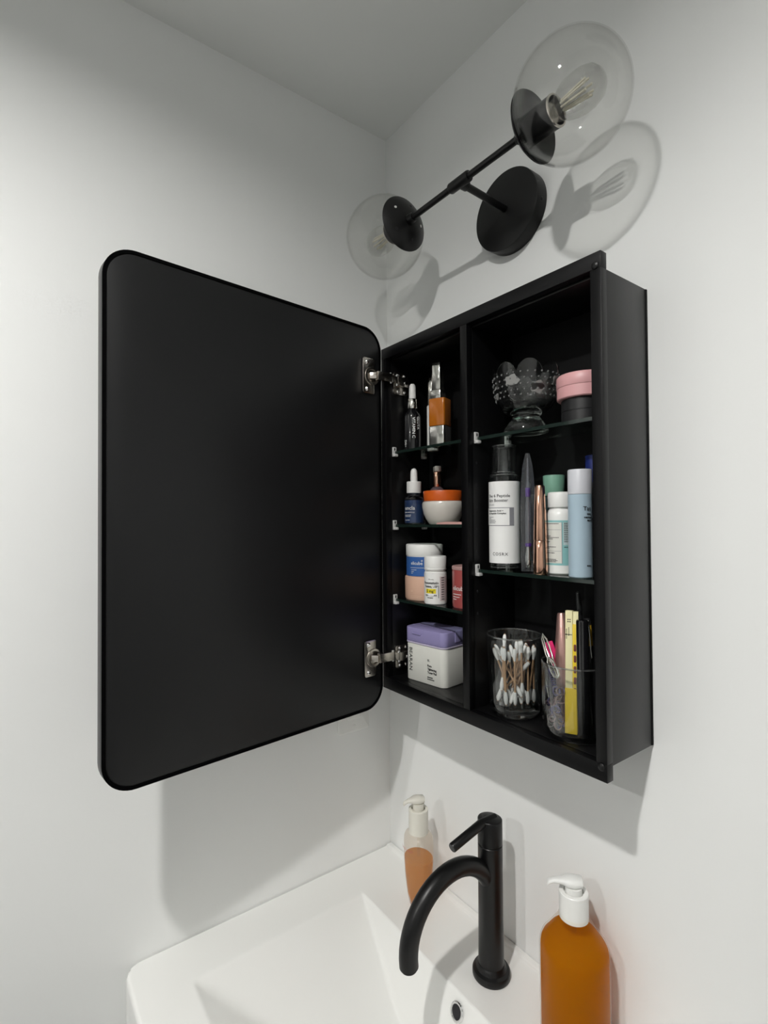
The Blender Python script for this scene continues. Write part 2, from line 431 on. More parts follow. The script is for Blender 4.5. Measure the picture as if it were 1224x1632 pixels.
oval([(0, .003), (.0165, .003), (.0222, .02), (.0262, .05), (.0286, .082), (.0286, .088), (0, .088)], PALEAMB, 'liquid')
pump(t, .1345, .0185, .044, CREAMPL, PI + math.radians(68), .027, .95, neck=.010)
mesh_ob('dip_tube', cyl(.0028, .01, .135, .0004, 12), FROST, t)
RED = pbr('red_brown_ink', (.40, .12, .10), .6)
write(t, 'hand wash', .0075, RED, on_cyl(.0302, -30, .111, .0006), spacing=1.0)

# ---------------------------------------------------------------- wall outlet behind the door
t = thing('outlet_cover', 'white outlet cover plate on the left wall under the open door', 'wall plate', (0, -.100, 1.1745))
rotp = (PI / 2, 0, PI / 2)
mesh_ob('plate', slab(.076, .119, .003, .0002, .0085, .0014), WPLAST, t, rot=rotp)
mesh_ob('outlet_insert', slab(.034, .067, .003, .007, .0098, .0008), WPLAST, t, rot=rotp)
for zz in (-.0475, .0475):
    mesh_ob('screw', lathe(nb(), [(0, .0098), (.002, .0095), (.0032, .0088), (.0032, .007), (0, .007)], 16), WPLAST, t, loc=(0, 0, zz), rot=rotp)
mesh_ob('rocker', slab(.029, .058, .002, .009, .0125, .0012), pbr('glossy_white_plastic', (.80, .80, .78), .12, coat=.5), t, rot=rotp)

# ---------------------------------------------------------------- wall sconce
s = thing('wall_sconce', 'black two-arm wall sconce with clear glass globes above the cabinet', 'wall lamp', (.3675, 0, 2.087))
RX90 = Matrix.Rotation(PI / 2, 4, 'X')       # +z of a lathe becomes -y (out of the wall)
mesh_ob('backplate', lathe(nb(), [(0, .0006), (.066, .0006), (.066, .0235), (.0655, .0246), (.0645, .025), (0, .025)], 64, RX90), FIXBLK, s)
mesh_ob('backplate_screw', lathe(nb(), [(0, .0675), (.002, .0672), (.003, .066), (.003, .064)], 12, Matrix.Translation((0, -.0125, 0)) @ Matrix.Rotation(math.radians(98), 4, 'Y')), FIXBLK, s)
YB, ZB = -.131, .006
bm = tube(nb(), [(0, -.024, .002), (0, YB, ZB)], .0056, 16)
mesh_ob('stem', bm, FIXBLK, s)
RY90 = Matrix.Rotation(PI / 2, 4, 'Y')
Tb = Matrix.Translation((0, YB, ZB))
mesh_ob('tee_joint', lathe(nb(), [(0, -.0205), (.0078, -.0205), (.0085, -.019), (.0085, .019), (.0078, .0205), (0, .0205)], 24, Tb @ RY90), FIXBLK, s)
mesh_ob('joint_collar', lathe(nb(), [(0, -.016), (.0075, -.016), (.008, -.015), (.008, .0), (0, .0)], 24, Tb @ RX90), FIXBLK, s)
HOLE = pbr('pale_hole', (.60, .60, .58), .6)
for sgn in (-1, 1):
    A = Tb @ Matrix.Rotation(sgn * PI / 2, 4, 'Y')       # local z runs outwards along the bar
    mesh_ob('arm', lathe(nb(), [(0, .012), (.0052, .012), (.0052, .142), (0, .142)], 20, A), FIXBLK, s)
    g0 = .197
    # shallow domed gallery that holds the globe
    R = .0722
    outer, inner = [], []
    for k in range(13):
        a = math.radians(40) * k / 12
        outer.append((math.sin(a) * (R + .0016), g0 - math.cos(a) * (R + .0016)))
        inner.append((math.sin(a) * (R + .0003), g0 - math.cos(a) * (R + .0003)))
    dome = mesh_ob('globe_holder', lathe(nb(), outer + inner[::-1], 48, A), FIXBLK, s)
    mesh_ob('hub', lathe(nb(), [(0, .112), (.0068, .112), (.0085, .116), (.009, .1255), (0, .1255)], 24, A), FIXBLK, s)
    for k in range(5):
        a = 2 * PI * (k + .2) / 5; th = math.radians(25)
        n = Vector((math.sin(th) * math.cos(a), math.sin(th) * math.sin(a), -math.cos(th)))
        Mh = A @ Matrix.Translation(Vector((0, 0, g0)) + n * (R + .0015)) @ n.to_track_quat('Z', 'Y').to_matrix().to_4x4()
        mesh_ob('vent_hole', lathe(nb(), [(0, .0006), (.0022, .0006), (.0024, .0003), (.0024, -.001), (0, -.001)], 12, Mh), HOLE if (k in (1, 4)) else INK, dome)
    # socket and rim
    sock = mesh_ob('socket', lathe(nb(), [(0, .1255), (.0175, .1255), (.0190, .1265), (.0200, .175), (.0182, .175), (.0178, .158), (0, .158)], 32, A), FIXBLK, s)
    mesh_ob('socket_rim', lathe(nb(), [(.0180, .1745), (.0204, .1745), (.0206, .1755), (.0202, .1768), (.0180, .1768), (.0178, .1755), (.0180, .1745)], 32, A), NICKEL, sock)
    # bulb: screw base, glass, stem and filaments
    bulb = mesh_ob('bulb', lathe(nb(), [(.0128, .166), (.0132, .174), (.0150, .180), (.0195, .188), (.0232, .198), (.0246, .210), (.0238, .221), (.0195, .2325), (.0120, .2390), (.005, .2412), (0, .2415)], 32, A), BULBG, s)
    mesh_ob('bulb_base', lathe(nb(), [(0, .158)] + [(.0128 if k % 2 else .0121, .159 + .0018 * k) for k in range(8)] + [(0, .175)], 24, A), NICKEL, bulb)
    FIL = pbr('led_filament', (.78, .74, .60), .5)
    mesh_ob('glass_stem', lathe(nb(), [(0, .172), (.0075, .173), (.0055, .183), (.0042, .196), (.0036, .216), (0, .218)], 12, A), BULBG, bulb)
    for k in range(8):
        a = 2 * PI * k / 8
        bm = tube(nb(), [A @ Vector((.0060 * math.cos(a), .0060 * math.sin(a), .186)), A @ Vector((.0100 * math.cos(a), .0100 * math.sin(a), .222))], .0016, 6)
        mesh_ob('filament', bm, FIL, bulb)
    # globe: two walls, open at the gallery
    prof = []
    for k in range(37):
        a = PI - math.radians(14) - (PI - math.radians(14)) * k / 36
        prof.append((max(math.sin(a) * .072, 0 if k == 36 else 1e-4), g0 + math.cos(a) * .072))
    prof[-1] = (0, g0 + .072)
    prof2 = [(0, g0 + .0705)]
    for k in range(1, 37):
        a = (PI - math.radians(14)) * k / 36
        prof2.append((math.sin(a) * .0705, g0 + math.cos(a) * .0705))
    gl = mesh_ob('globe', lathe(nb(), prof + prof2, 64, A), GLOBE, s, ang=80)
    gl['label'] = 'clear glass globe'

# ---------------------------------------------------------------- medicine cabinet
XL, XR, ZT, ZBm, D = .1324, .5916, 1.8961, 1.2436, .1141
bT, bB = 1.8759, 1.2611
IL, IR, D0, D1, FZ = .1464, .5771, .3477, .3622, 1.2652
cab = thing('medicine_cabinet', 'black wall-mounted medicine cabinet standing open with glass shelves', 'cabinet', (.362, 0, ZBm))
def cpart(name, bm, mat, parent=None, **k): return mesh_ob(name, W(bm, cab), mat, parent or cab, **k)
cpart('back_panel', box(nb(), XL, XR, -.004, -.0006, bB, bT), BLACKIN)
cpart('side_panel', rbox(XL, IL, -.101, -.004, bB, bT, .0004), BLACK)
cpart('side_panel', rbox(IR, XR - .0006, -.101, -.004, bB, bT, .0004), BLACK)
cpart('top_panel', rbox(IL, IR, -.101, -.004, bT - .004, bT, .0003), BLACK)
cpart('bottom_panel', rbox(IL, IR, -.101, -.004, bB, FZ, .0003), BLACK)
cpart('divider', rbox(D0, D1, -.101, -.004, FZ, bT - .004, .0003), BLACK)
cpart('frame_rail', rbox(XL, XR, -D, -.1008, ZT - .0205, ZT, .0006), FRAMEB)
cpart('frame_rail', rbox(XL, XR, -D, -.1008, ZBm, FZ, .0006), FRAMEB)
for x0, x1 in ((XL, IL), (D0, D1), (IR, XR)):
    cpart('frame_stile', rbox(x0, x1, -D + .0002, -.1008, FZ, ZT - .0205, .0005), FRAMEB)
for zz in (1.8795, 1.2612):
    cpart('bumper', lathe(nb(), [(0, .0026), (.003, .0024), (.0048, .0010), (.005, -.001)], 20, Matrix.Translation((.5843, -D, zz)) @ RX90), FIXBLK)
for zz in (1.6211, 1.5499, 1.585, 1.514, 1.656, 1.45, 1.415):
    cpart('peg_hole', lathe(nb(), [(0, .0003), (.0022, .0003), (.0025, -.001)], 10, Matrix.Translation((D1, -.0938, zz)) @ RY90), INK)
SHELVES = [(IL, D0, 1.6955), (IL, D0, 1.5541), (IL, D0, 1.4113), (D1, IR, 1.6943), (D1, IR, 1.4833)]
SF = -.094
for x0, x1, zc in SHELVES:
    sh = cpart('glass_shelf', box(nb(), x0 + .0008, x1 - .0008, SF + .0008, -.006, zc - .0024, zc + .0025), SHELFG, smooth=False)
    sh['label'] = 'clear glass shelf'
    cpart('polished_edge', box(nb(), x0 + .0008, x1 - .0008, SF, SF + .0007, zc - .0025, zc + .0025), SHELFE, sh, smooth=False)
    for yy in (-.095, -.022):
        for xw, sg in ((x0, 1), (x1, -1)):
            a, b = sorted((xw, xw + sg * .0028))
            bm = nb()
            box(bm, a, b, yy - .0045, yy + .0045, zc - .008, zc + .0105)
            bev(bm, .0010, 2)
            a2, b2 = sorted((xw, xw + sg * .0085))
            b3 = nb(); box(b3, a2, b2, yy - .0045, yy + .0045, zc - .008, zc - .0028); bev(b3, .0012, 2)
            me = bpy.data.meshes.new('lip'); b3.to_mesh(me); b3.free(); bm.from_mesh(me); bpy.data.meshes.remove(me)
            cl = cpart('shelf_clip', bm, CLIP)
            a4, b4 = sorted((xw + sg * .0026, xw + sg * .0031))
            cpart('clip_slot', box(nb(), a4, b4, yy - .0012, yy + .0012, zc + .004, zc + .0085), INK, cl, smooth=False)

# the open mirror door: local x runs from hinge edge outwards, local y is the inner side
T = .1127
HX, HY = .1379, -.118
DW, DZ0, DZ1 = .4879, 1.2105, 1.9296
Md = Matrix.Translation((HX, HY, 0)) @ Matrix.Rotation(T - PI / 2, 4, 'Z')
def D3(s, n, z): return Md @ Vector((s, n, z))
Mslab = Md @ Matrix.Translation((DW / 2, 0, (DZ0 + DZ1) / 2)) @ Matrix.Rotation(-PI / 2, 4, 'X')   # slab z -> local +y
hgt = DZ1 - DZ0
bm = slab(DW, hgt, .042, -.020, -.0012, .0008, 12); bm.transform(Mslab)
door = cpart('door', bm, BLACK); door['label'] = 'mirror door swung open, seen from its plain black back'
ro, ri = rrect(DW, hgt, .042, 12), rrect(DW - .0092, hgt - .0092, .0374, 12)
L = [[(x, y, z) for x, y in o] for o, z in ((ri, -.0014), (ri, -.0003), ([(a * .9993, b * .9993) for a, b in ri], 0), ([(a * .9985, b * .9985) for a, b in ro], 0), (ro, -.0006), (ro, -.0014))]
bm = loft(nb(), L, cap=False); bm.transform(Mslab)
cpart('edge_trim', bm, TRIMB, door)
bm = slab(DW - .0122, hgt - .0122, .0359, -.0014, -.0005, .0003, 12); bm.transform(Mslab)
cpart('inner_panel', bm, DOORBLK, door)
bm = slab(DW - .004, hgt - .004, .040, -.0225, -.0200, .0005, 12); bm.transform(Mslab)
cpart('mirror', bm, MIRROR, door)

def bar(p0, p1, w, h):
    p0, p1 = Vector(p0), Vector(p1); d = (p1 - p0).normalized(); z = Vector((0, 0, 1)); sd = d.cross(z).normalized()
    return loft(nb(), [[tuple(p + sd * a * w / 2 + z * b * h / 2) for a, b in ((-1, -1), (1, -1), (1, 1), (-1, 1))] for p in (p0, p1)])
for zc in (1.8370, 1.3070):
    # mounting plate on the cabinet side
    mp = slab(.036, .044, .006, 0, .0035, .0006); mp.transform(Matrix.Translation((IL, -.079, zc - .006)) @ Matrix.Rotation(PI / 2, 4, 'Y') @ Matrix.Rotation(PI / 2, 4, 'Z'))
    hg = cpart('hinge', mp, NICKEL); hg['label'] = 'nickel concealed hinge'
    for dz in (-.0165, .0165):
        for yy in (-.086, -.070):
            cpart('screw', lathe(nb(), [(0, .0028), (.0018, .0027), (.0036, .0012), (.0038, 0), (.0038, -.001)], 16, Matrix.Translation((IL + .0035, yy, zc - .006 + dz)) @ RY90), CHROME, hg)
    pl = slab(.028, .067, .004, .0006, .0032, .0006); pl.transform(Md @ Matrix.Translation((.0345, 0, zc)) @ Matrix.Rotation(-PI / 2, 4, 'X'))
    cpart('cup_plate', pl, NICKEL, hg)
    Mc = Md @ Matrix.Translation((.0270, 0, zc)) @ Matrix.Rotation(-PI / 2, 4, 'X')
    cpart('hinge_cup', lathe(nb(), [(.0115, .001), (.0115, .0045), (.0130, .0055), (.0168, .0052), (.0172, .0040), (.0172, .0006)], 32, Mc), NICKEL, hg)
    cpart('cup_floor', lathe(nb(), [(0, .0012), (.0116, .0012), (.0116, .0006)], 24, Mc), BLACKIN, hg)
    for dz in (-.0255, .0255):
        cpart('screw', lathe(nb(), [(0, .0036), (.002, .0034), (.0044, .0010), (.0046, 0)], 16, Md @ Matrix.Translation((.0395, .0032, zc + dz)) @ Matrix.Rotation(-PI / 2, 4, 'X')), CHROME, hg)
    p = [D3(.0330, .004, zc), D3(.0235, .0130, zc), D3(-.0100, .0165, zc), Vector((IL + .0085, -.093, zc - .003)), Vector((IL + .0078, -.064, zc - .006))]
    for i, (w, h) in enumerate(((.006, .012), (.010, .0165), (.008, .0140), (.0085, .0165))):
        b2 = bar(p[i], p[i + 1], w, h); bev(b2, .0010, 2)
        cpart('hinge_arm', b2, NICKEL, hg)
    for k, (q, r) in enumerate(((p[2], .0030), (p[3], .0034))):
        cpart('pivot_pin', lathe(nb(), [(0, -.0105), (r, -.0105), (r, .0105), (0, .0105)], 14, Matrix.Translation(q)), CHROME, hg)
    cpart('adjusting_screw', lathe(nb(), [(0, .0110), (.0035, .0108), (.004, .010), (.004, 0)], 14, Matrix.Translation((IL + .0035, -.074, zc - .006)) @ RY90), CHROME, hg)

# ---------------------------------------------------------------- cabinet contents
S1, S2, S3, SF0 = 1.6982, 1.5568, 1.4140, FZ + .0002
Q1, Q2 = 1.6970, 1.4860

# left top shelf
t = thing('dropper_bottle', 'black glass dropper bottle with white bulb on the top left shelf', 'bottle', (.1655, -.063, S1))
BG = pbr('black_glass', (.006, .006, .007), .10, coat=.5)
mesh_ob('bottle', lathe(nb(), [(0, 0), (.0155, 0), (.0168, .0012), (.0168, .066), (.0150, .073), (.0098, .079), (.0085, .083), (0, .083)], 32), BG, t)
mesh_ob('collar', lathe(nb(), [(0, .083)] + [(.0098, .083), (.0100, .084), (.0100, .1005), (.0093, .1015), (0, .1015)], 28), SILVER, t)
mesh_ob('bulb', lathe(nb(), [(0, .1010), (.0068, .1010), (.0070, .104), (.0066, .122), (.0058, .128), (.0035, .1315), (0, .1325)], 20), WPLAST, t)
write(t, 'VITAMIN C', .0082, INKW, on_cyl(.0168, 48, .0640, down=True), bold=.00008)
write(t, 'GLUTA', .0078, INKW, on_cyl(.0168, 80, .0655, down=True), bold=.00008)
write(t, 'DS+', .0080, INKW, on_cyl(.0168, -12, .0210, down=True), bold=.00008)
ORANGE = pbr('orange_serum', (.43, .125, .008), .12, coat=.8)
t = thing('serum_bottle', 'square orange serum bottle with tall silver cap on the top left shelf', 'bottle', (.2405, -.060, S1), rotz=math.radians(20))
mesh_ob('base', slab(.0325, .0300, .004, 0, .037, .001), SILVER, t)
mesh_ob('bottle', slab(.0325, .0300, .004, .0374, .0875, .001), ORANGE, t)
mesh_ob('collar', slab(.0235, .0220, .004, .0879, .1040, .0012), SILVER, t, loc=(-.0035, 0, 0))
mesh_ob('cap', slab(.0200, .0185, .004, .1044, .1545, .0015), SILVER, t, loc=(-.0035, 0, 0))
t = thing('lotion_tube', 'slim white bottle with silver top behind the orange serum bottle', 'bottle', (.1895, -.032, S1))
mesh_ob('body', cyl(.0115, 0, .0880, .0015, 28), WPLAST, t)
mesh_ob('cap', cyl(.0108, .0884, .1420, .0012, 28), SILVER, t)

# left second shelf
BLUEGL = glass('blue_tinted_bottle', (.62, .68, .80), .05, .75, 2.5)
t = thing('dropper_bottle', 'blue serum dropper bottle with white cap on the second left shelf', 'bottle', (.1680, -.063, S2))
mesh_ob('bottle', lathe(nb(), [(0, 0), (.0180, 0), (.0196, .0018), (.0196, .047), (.0185, .051), (.0150, .0550), (.0125, .0565), (.0122, .062), (0, .062)], 36), BLUEGL, t)
mesh_ob('liquid', lathe(nb(), [(0, .002), (.0172, .002), (.0186, .0035), (.0186, .046), (0, .046)], 32), pbr('blue_serum', (.040, .075, .15), .3, noise=.2, nscale=40), t)
mesh_ob('cap', lathe(nb(), [(0, .0600), (.0140, .0600), (.0143, .0608), (.0143, .0815), (.0136, .0822), (0, .0822)], 32), WPLAST, t)
mesh_ob('bulb', lathe(nb(), [(0, .0820), (.0066, .0820), (.0069, .086), (.0067, .098), (.0060, .1035), (.0038, .1070), (0, .1085)], 20), WPLAST, t)
write(t, 'encla', .0105, INKW, on_cyl(.0196, -8, .0275))
write(t, 'SKIN AMPOULE', .0032, INKW, on_cyl(.0196, -12, .0215))
lines(t, INKW, on_cyl(.0196, -8, 0), [(0, .014, .0170), (0, .013, .0145), (.001, .011, .0075)], .0009)
t = thing('cream_jar', 'white bowl-shaped cream jar with orange lid on the second left shelf', 'jar', (.2390, -.0525, S2))
JARW = pbr('warm_white_jar', (.62, .59, .54), .25, coat=.4)
mesh_ob('jar', lathe(nb(), [(0, 0), (.0240, 0), (.0262, .0010), (.0320, .010), (.0362, .020), (.0385, .031), (.0388, .037), (.0375, .0405), (.0350, .0420), (0, .0420)], 44), JARW, t)
mesh_ob('lid', lathe(nb(), [(0, .0424), (.0350, .0424), (.0352, .0430), (.0366, .0590), (.0360, .0605), (.0330, .0612), (0, .0612)], 44), pbr('orange_lid', (.60, .105, .012), .35), t)
t = thing('spatula', 'pale pink flat spatula lying at the foot of the orange-lidded jar', 'spatula', (.2880, -.0825, S2 + .0002), rotz=math.radians(8))
L = [[(x, y, z) for y, z in ((-w, 0), (w, 0), (w, h), (-w, h))] for x, w, h in ((-.030, .0006, .0018), (-.026, .0022, .003), (-.010, .0032, .0042), (.012, .0040, .0042), (.022, .0045, .0040), (.028, .0030, .003))]
mesh_ob('spatula_blade', loft(nb(), L), pbr('pale_pink_plastic', (.62, .36, .33), .4), t)
t = thing('pump_bottle', 'rose gold pump bottle standing behind the orange-lidded jar', 'bottle', (.1900, -.0225, S2))
DARKP = pbr('smoky_plastic', (.10, .07, .075), .2, coat=.4)
mesh_ob('bottle', lathe(nb(), [(0, 0), (.0155, 0), (.0162, .001), (.0162, .060), (.0140, .067), (.0085, .072), (0, .072)], 30), DARKP, t)
mesh_ob('collar', cyl(.0078, .0722, .1010, .0006, 24), ROSE, t)
bm = rbox(-.0085, .0110, -.0065, .0065, .1012, .1125, .0025, 3)
mesh_ob('nozzle', bm, pbr('warm_grey_plastic', (.42, .38, .36), .35), t, rot=(0, 0, math.radians(-30)))

# left third shelf
PEACH = pbr('peach_jar', (.66, .42, .31), .30, coat=.3)
BLUE = pbr('blue_label', (.030, .105, .33), .45)
PRINTP = pbr('pale_peach_ink', (.78, .58, .44), .5)
t = thing('cream_jar', 'wide peach cream jar at the bottom of the stack on the third left shelf', 'jar', (.1845, -.0525, S3))
mesh_ob('jar', lathe(nb(), [(0, 0), (.0345, 0), (.0358, .0012), (.0368, .004), (.0372, .0405), (.0365, .0440), (.0350, .0450), (0, .0450)], 48), PEACH, t)
lines(t, PRINTP, on_cyl(.0372, 6, 0), [(0, .024, .0090), (0, .021, .0062), (.001, .005, .0172), (.001, .005, .0188)], .0009)
t = thing('cream_jar', 'white jar with blue label stacked on the peach jar', 'jar', (.1850, -.0520, S3 + .0453))
mesh_ob('jar', lathe(nb(), [(0, 0), (.0335, 0), (.0345, .001), (.0345, .0375), (0, .0375)], 48), WPLAST, t)
mesh_ob('lid', lathe(nb(), [(0, .0378), (.0350, .0378), (.0354, .0386), (.0354, .0580), (.0345, .0592), (.0330, .0596), (0, .0596)], 48), WPLAST, t)
mesh_ob('label_band', patch(.0345, -95, 50, .0005, .0365), BLUE, t)
write(t, 'elicube', .0086, INKW, on_cyl(.0346, 3, .0220, .0006), bold=.00008)
mesh_ob('label_dot', lathe(nb(), [(.0009, .0009), (.0016, .0009), (.0016, .0003), (.0009, .0003), (.0009, .0009)], 12, Matrix.Translation(on_cyl(.0346, 41, .0295, 0)(0, 0)) @ Matrix.Rotation(math.radians(41), 4, 'Z') @ RX90), INKW, t)
mesh_ob('label_rule', patch(.0346, 0, 48, .0160, .0166, .0006), INKW, t)
lines(t, INKW, on_cyl(.0346, 4, 0, .0006), [(0, .012, .0118), (0, .006, .0085), (0, .004, .0055)], .0009)
t = thing('pill_bottle', 'white pill bottle with yellow dosage mark on the third left shelf', 'bottle', (.2395, -.0735, S3))
mesh_ob('bottle', lathe(nb(), [(0, 0), (.0190, 0), (.0203, .0012), (.0205, .003), (.0205, .053), (.0198, .0570), (.0170, .0590), (.0165, .061), (0, .061)], 36), WPLAST, t)
cp = lathe(nb(), [(0, .0605), (.0196, .0605), (.0200, .0612), (.0200, .0640), (.0194, .0646), (.0194, .0652), (.0200, .0658), (.0200, .0840), (.0190, .0855), (.0170, .0860), (0, .0860)], 48)
mesh_ob('cap', cp, WPLAST, t)
ph = 26
write(t, 'Rx only', .0030, INK, on_cyl(.0205, ph, .0440), 'CENTER')
write(t, 'Rosuvastatin', .0064, INK, on_cyl(.0205, ph - 3, .0366), 'CENTER', bold=.00010, spacing=.9)
write(t, 'Tablets, USP', .0056, INK, on_cyl(.0205, ph - 3, .0304), 'CENTER', bold=.00008, spacing=.9)
mesh_ob('dosage_mark', patch(.0205, ph - 30, ph + 24, .0200, .0282), pbr('yellow_ink', (.80, .66, .02), .5), t)
write(t, '5 mg*', .0068, INK, on_cyl(.0205, ph - 3, .0220, .0007), 'CENTER', bold=.00012)
mesh_ob('label_rule', patch(.0205, ph - 34, ph + 30, .0150, .0155), INKG, t)
lines(t, INK, on_cyl(.0205, ph - 34, 0), [(0, .005, .0162), (.017, .022, .0162), (.0045, .0155, .0115)], .0014)
mesh_ob('label_panel', patch(.0205, ph + 44, ph + 95, .007, .0500), pbr('pinkish_label', (.62, .52, .52), .5), t)
lines(t, INK, on_cyl(.0205, ph + 52, 0, .0007, down=False), [(0, .006, .047 - .0042 * k) for k in range(10)], .0016)
mesh_ob('label_bar', patch(.0205, ph + 35, ph + 39, .012, .0345), INKG, t)
t = thing('cream_jar', 'red jar with pale lid band beside the pill bottle', 'jar', (.3070, -.0530, S3))
mesh_ob('jar', lathe(nb(), [(0, 0), (.0300, 0), (.0312, .0012), (.0315, .003), (.0315, .0650), (0, .0650)], 44), pbr('dusty_red_jar', (.36, .075, .072), .22, coat=.4), t)
mesh_ob('lid', lathe(nb(), [(0, .0652), (.0315, .0652), (.0318, .0660), (.0318, .0700), (.0305, .0712), (0, .0712)], 44), pbr('pale_rose_lid', (.45, .27, .25), .4), t)
write(t, 'elicube', .0105, INKW, on_cyl(.0315, -22, .0310), bold=.0001)
lines(t, INKW, on_cyl(.0315, -22, 0), [(0, .020, .0235), (0, .017, .0190), (0, .010, .0150)], .0011)

# left cabinet floor
LILAC = pbr('lilac_plastic', (.285, .255, .47), .35)
t = thing('toner_pad_box', 'white box with lilac flip lid on the cabinet floor', 'box', (.2130, -.0505, SF0), rotz=math.radians(6.3))
BW, BD = .100, .0660
mesh_ob('box_body', slab(BW - .002, BD - .002, .0120, 0, .0690, .0015, 8), OFFW, t)
mesh_ob('box_rim', slab(BW + .0005, BD + .0005, .0130, .0692, .0718, .0006, 8), pbr('pale_lilac', (.50, .46, .60), .4), t)
lid = mesh_ob('lid', slab(BW, BD, .0125, .0719, .0985, .0022, 8), LILAC, t)
mesh_ob('lid_tab', rbox(-.028, -.006, -BD / 2 - .0022, -BD / 2 + .001, .0868, .0888, .0007), LILAC, lid)
mesh_ob('lid_groove', box(nb(), -BW / 2 + .001, BW / 2 - .001, -.0085, -.0073, .0980, .0988), pbr('lilac_shadow_gap', (.10, .09, .17), .6), lid)
mesh_ob('hinge_tab', rbox(BW / 2 - .0006, BW / 2 + .0012, -.004, .022, .0780, .0975, .0005), LILAC, lid)
yF = -BD / 2 + .0004
write(t, 'BEARAN', .0112, INK, on_front(-.0370, yF, .0610, down=True), bold=.0001, spacing=1.05)
lines(t, INKG, on_front(-.0415, yF, .0610, down=True), [(0, .036, 0)], .0010)
for k, (sx, zz) in enumerate((('01.', .0420), ('Pore', .0325), ('Tightening', .0265), ('Toner Pad', .0205))):
    write(t, sx, .0058, INK, on_front(.0085, yF, zz), bold=.00015, spacing=.9)
lines(t, INK, on_front(.0085, yF, 0), [(0, .0125, .0128), (0, .0170, .0092)], .0018)

# right top shelf: pressed glass bowl
t = thing('glass_bowl', 'clear pressed-glass footed bowl with scalloped rim on the top right shelf', 'bowl', (.4325, -.0580, Q1))
SEG = 96
def lobe(a): return abs(math.cos(4 * a)) ** .6
bm = nb(); rings = []
prof = [(0, .0010, 0), (.0330, .0004, 0), (.0340, .0030, 0), (.0325, .0070, 0), (.0275, .0145, 0), (.0225, .0205, 0), (.0205, .0235, 0), (.0212, .0262, 0), (.0285, .0300, 0), (.0372, .0370, 0), (.0425, .0440, 0), (.0430, .0470, 0), (.0455, .0530, 0), (.0478, .0640, 0), (.0490, .0760, .3), (.0492, .0850, 1),
        (.0478, .0850, 1), (.0472, .0760, .3), (.0456, .0640, 0), (.0432, .0540, 0), (.0400, .0460, 0), (.0330, .0390, 0), (.0200, .0340, 0), (0, .0325, 0)]
for r, z, kf in prof:
    if r == 0: rings.append([bm.verts.new((0, 0, z))])
    else: rings.append([bm.verts.new((r * math.cos(2 * PI * k / SEG), r * math.sin(2 * PI * k / SEG), z + kf * .0165 * lobe(2 * PI * k / SEG))) for k in range(SEG)])
for a, b in zip(rings, rings[1:]):
    for k in range(SEG):
        k2 = (k + 1) % SEG
        if len(a) == 1: bm.faces.new((a[0], b[k2], b[k]))
        elif len(b) == 1: bm.faces.new((a[k], a[k2], b[0]))
        else: bm.faces.new((a[k], a[k2], b[k2], b[k]))
mesh_ob('bowl', bm, PRESSG, t, ang=60)
bm = nb()
for row, (r, z) in enumerate(((.0447, .0510), (.0466, .0580), (.0481, .0660), (.0490, .0745), (.0494, .0830))):
    for k in range(30):
        a = 2 * PI * (k + .5 * (row % 2)) / 30
        bmesh.ops.create_icosphere(bm, subdivisions=1, radius=.0017, matrix=Matrix.Translation((r * math.cos(a), r * math.sin(a), z)))
o = mesh_ob('hobnails', bm, NUBG, t); o['kind'] = 'stuff'
for k in range(8):
    a0 = 2 * PI * k / 8 + .25; zc = .060 if k % 2 else .071
    bm = nb(); cen = None; rim = []
    def bp(a, z):
        rz = .0425 + (z - .044) / .040 * .0072
        rz = min(rz, .0496) + .0016
        return (rz * math.cos(a), rz * math.sin(a), z)
    cen = bm.verts.new(bp(a0, zc))
    for q in range(16):
        th = 2 * PI * q / 16; w = .0105 * (1 + .16 * math.cos(5 * th))
        rim.append(bm.verts.new(bp(a0 + w * math.cos(th) / .047, zc + w * .85 * math.sin(th))))
    for q in range(16): bm.faces.new((cen, rim[q], rim[(q + 1) % 16]))
    r = bmesh.ops.extrude_face_region(bm, geom=list(bm.faces))
    for v in [g for g in r['geom'] if isinstance(g, bmesh.types.BMVert)]:
        v.co.x *= .975; v.co.y *= .975
    mesh_ob('frosted_leaf', bm, FROSTP, t, ang=60)
# black pot with pink tin on it
t = thing('black_pot', 'black round pot under the pink tin on the top right shelf', 'pot', (.5270, -.0510, Q1))
BPL = pbr('black_plastic', (.014, .014, .015), .4)
mesh_ob('pot', lathe(nb(), [(0, 0), (.0295, 0), (.0305, .001), (.0305, .0155), (.0298, .0160), (.0298, .0168), (.0305, .0173), (.0305, .0325), (.0295, .0335), (0, .0335)], 44), BPL, t)
t = thing('pink_tin', 'pink round tin sitting on the black pot', 'tin', (.5270, -.0510, Q1 + .0338))
PINK = pbr('dusty_pink_plastic', (.62, .33, .34), .38)
mesh_ob('tin', lathe(nb(), [(0, 0), (.0350, 0), (.0362, .0012), (.0362, .0160), (0, .0160)], 48), PINK, t)
mesh_ob('lid', lathe(nb(), [(0, .0163), (.0364, .0163), (.0368, .0170), (.0366, .0310), (.0350, .0332), (.0320, .0338), (0, .0338)], 48), PINK, t)

